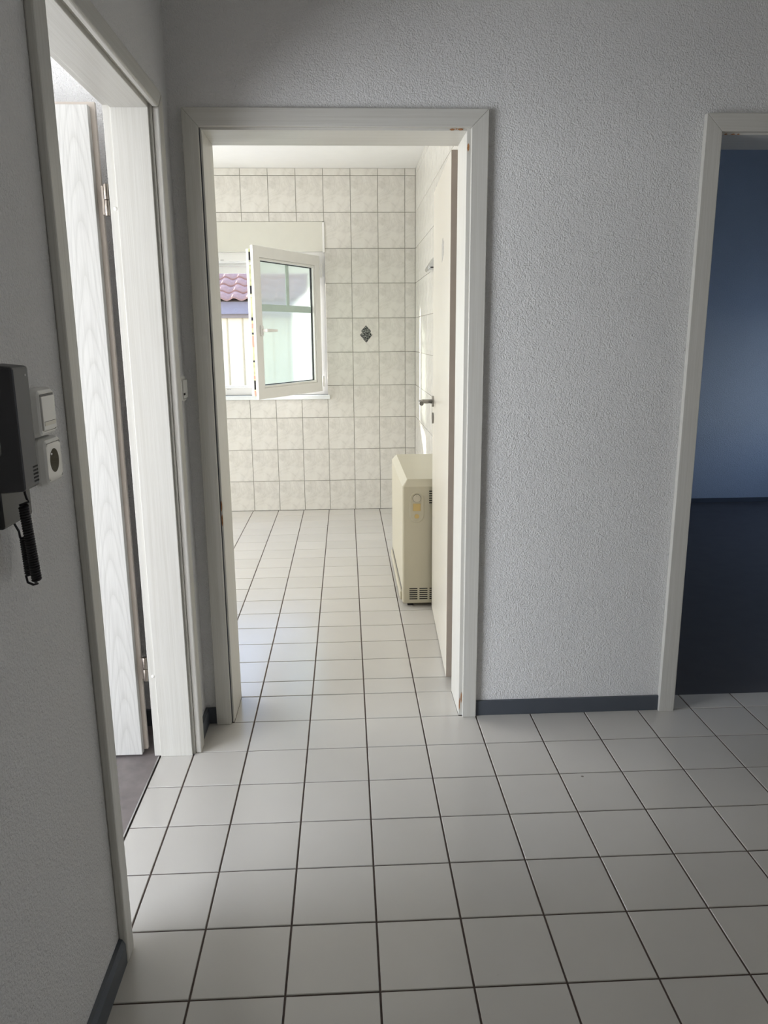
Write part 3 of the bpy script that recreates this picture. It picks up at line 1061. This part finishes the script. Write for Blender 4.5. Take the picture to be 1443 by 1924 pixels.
# ------------------------------------------------------------------ switches and socket
def square_ring(hw, r, n=6):
    pts = []
    for cx, cy, a0 in ((hw - r, -hw + r, -90), (hw - r, hw - r, 0), (-hw + r, hw - r, 90), (-hw + r, -hw + r, 180)):
        for k in range(n + 1):
            a = math.radians(a0 + 90 * k / n)
            pts.append((cx + r * math.cos(a), cy + r * math.sin(a)))
    return pts


def wall_plate(parent, mat, depth, hw=0.040, inner=0.031, cap=True):
    """square frame standing off the wall (local x out of the wall)"""
    rings = []
    for h, r, x in ((hw, 0.010, 0.0), (hw, 0.010, depth * 0.45), (hw - 0.003, 0.010, depth * 0.85), (hw - 0.007, 0.006, depth), (inner, 0.003, depth), (inner, 0.003, depth - 0.002)):
        rings.append([(x, a, b) for a, b in square_ring(h, r)])
    return loft('frame', rings, mat, parent, cap)


sw = empty('light_switch', (XL, -1.4345, 1.2305))
tag(sw, 'white square light switch directly above the socket beside the intercom', 'switch')
wall_plate(sw, M['switch'], 0.019)
rk = box('rocker', (0.012, 0.0215, -0.0290, 0.0290, -0.0290, 0.0275), M['switch'], sw, 0.0015)
box('label_window', (0.0213, 0.0221, -0.024, 0.0240, -0.0215, -0.0150), M['switch_in'], rk)
box('label_edge', (0.0213, 0.0219, -0.024, 0.0240, -0.0150, -0.0143), M['ink'], rk)
box('shadow_gap', (0.0165, 0.0192, -0.030, 0.030, 0.0280, 0.0305), M['ink'], sw)

so = empty('wall_socket', (XL, -1.4275, 1.1475))
tag(so, 'white round-hole power socket below the light switch beside the intercom', 'socket')
n = 28
bm = bmesh.new()


def sq_pt(a, hw):
    c, s = math.cos(a), math.sin(a)
    k = hw / max(abs(c), abs(s))
    return (k * c, k * s)


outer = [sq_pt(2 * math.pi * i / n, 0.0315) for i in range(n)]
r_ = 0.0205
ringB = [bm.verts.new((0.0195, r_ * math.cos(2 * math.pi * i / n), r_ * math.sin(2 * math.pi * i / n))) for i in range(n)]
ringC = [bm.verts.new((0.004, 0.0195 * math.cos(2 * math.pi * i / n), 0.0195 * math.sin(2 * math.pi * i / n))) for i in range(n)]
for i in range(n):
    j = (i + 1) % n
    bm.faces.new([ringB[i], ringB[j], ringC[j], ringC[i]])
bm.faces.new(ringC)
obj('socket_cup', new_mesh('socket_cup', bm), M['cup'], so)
bm = bmesh.new()
ringA = [bm.verts.new((0.0195, a, b)) for a, b in outer]
ringB = [bm.verts.new((0.0195, r_ * math.cos(2 * math.pi * i / n), r_ * math.sin(2 * math.pi * i / n))) for i in range(n)]
for i in range(n):
    j = (i + 1) % n
    bm.faces.new([ringA[i], ringA[j], ringB[j], ringB[i]])
obj('insert', new_mesh('insert', bm), M['switch'], so)
wall_plate(so, M['switch'], 0.0195, cap=False)
cyl('earth_pin', (0.004, 0.0, 0.0105), (0.016, 0.0, 0.0105), 0.0024, M['chrome'], so, 12, bevel=0.0008)
for s_ in (-1, 1):
    cyl('pin_hole', (0.0038, 0.0095 * s_, -0.002), (0.0046, 0.0095 * s_, -0.002), 0.0026, M['black'], so, 12)
box('shadow_gap', (0.0185, 0.0198, -0.030, 0.030, 0.0305, 0.0318), M['ink'], so)

s2 = empty('light_switch', (XL, -0.272, 1.192))
tag(s2, 'small switch seen edge-on in the corner between the two door frames', 'switch')
wall_plate(s2, M['switch'], 0.012)
box('rocker', (0.006, 0.0165, -0.0290, 0.0290, -0.0290, 0.0275), M['switch'], s2, 0.0015)
box('black_mark', (0.0155, 0.0172, -0.0295, -0.010, -0.019, -0.0125), M['black'], s2)  # small black patch on the face of the rocker

# ------------------------------------------------------------------ house across the yard
NY = 11.5
hs_ = empty('neighbour_house', (0.0, NY, -0.3))
tag(hs_, 'low cream-clad building with red tiled roof seen through the window', 'building')
HX0, HX1 = -4.2, 2.6


def hb_(x0, x1, y0, y1, z0, z1):
    return (x0, x1, y0 - NY, y1 - NY, z0 + 0.3, z1 + 0.3)


box('wall', hb_(HX0, HX1, NY + 0.02, NY + 4.0, -0.3, 1.90), M['cladding'], hs_)
x = HX0
nb = 0
me_board = None
while x < HX1 - 0.2:
    if me_board is None:
        bo = box('board', (0.0, 0.258, -0.0, 0.02, 0.0, 1.96), M['cladding'], hs_, 0.003)
        bt = box('batten', (-0.022, 0.0, -0.012, 0.02, 0.0, 1.96), M['batten'], hs_, 0.003)
        me_board, me_bat = bo.data, bt.data
    else:
        bo = obj('board', me_board, None, hs_)
        bt = obj('batten', me_bat, None, hs_)
    bo.location = (x, 0.0, 0.0)
    bt.location = (x, 0.0, 0.0)
    x += 0.268
    nb += 1
box('brown_strip', hb_(HX0, HX1, NY - 0.05, NY + 0.02, 1.66, 1.725), M['fascia_brown'], hs_)
fa = box('fascia', hb_(HX0, HX1, NY - 0.14, NY + 0.02, 1.725, 1.935), M['fascia'], hs_, 0.006)
bmr = bmesh.new()
for i in range(24):
    a, b = 2 * math.pi * i / 24, 2 * math.pi * (i + 1) / 24
    vs = [bmr.verts.new((-1.35 + r * math.cos(t), -0.1415, 2.095 + r * math.sin(t))) for r, t in ((0.026, a), (0.026, b), (0.021, b), (0.021, a))]
    bmr.faces.new(vs)
obj('round_mark', new_mesh('round_mark', bmr), M['mark'], fa)
PIT = math.radians(24)
TW, TL = 0.255, 0.335


def roof_tile_mesh():
    bm = bmesh.new()
    ns = 8
    prof = [(TW * (-0.52 + 1.04 * i / ns), 0.024 * math.sin(2 * math.pi * (i / ns) + 0.6)) for i in range(ns + 1)]
    th = 0.024
    a = [bm.verts.new((px, 0.0, pz + th)) for px, pz in prof]
    b = [bm.verts.new((px, TL * 1.12, pz - 0.004)) for px, pz in prof]
    c = [bm.verts.new((px, 0.0, pz)) for px, pz in prof]
    for i in range(ns):
        f = bm.faces.new([a[i], a[i + 1], b[i + 1], b[i]])
        f.smooth = True
        bm.faces.new([c[i], c[i + 1], a[i + 1], a[i]])
    bm.faces.new([a[0], b[0], c[0]])
    bm.faces.new([a[-1], c[-1], b[-1]])
    me = new_mesh('roof_tile', bm)
    me.materials.append(M['roof'])
    return me


rt = roof_tile_mesh()
RY, RZ = -0.26, 2.275
rows = 9
dk = prism('roof_deck', [(RY + 0.15, RZ - 0.03), (RY + 3.6, RZ - 0.06 + 3.55 * math.tan(PIT)), (RY + 3.6, RZ - 0.2 + 3.55 * math.tan(PIT)), (RY + 0.15, RZ - 0.12)], 'x', HX0, HX1, M['fascia_brown'], hs_)
for r in range(rows):
    for c in range(int((HX1 - HX0) / TW)):
        o = obj('roof_tile', rt, None, hs_)
        o.location = (HX0 + TW / 2 + c * TW, RY + r * TL * math.cos(PIT), RZ + r * TL * math.sin(PIT) - 0.012)
        o.rotation_euler = (PIT + random.uniform(-0.008, 0.008), 0, 0)
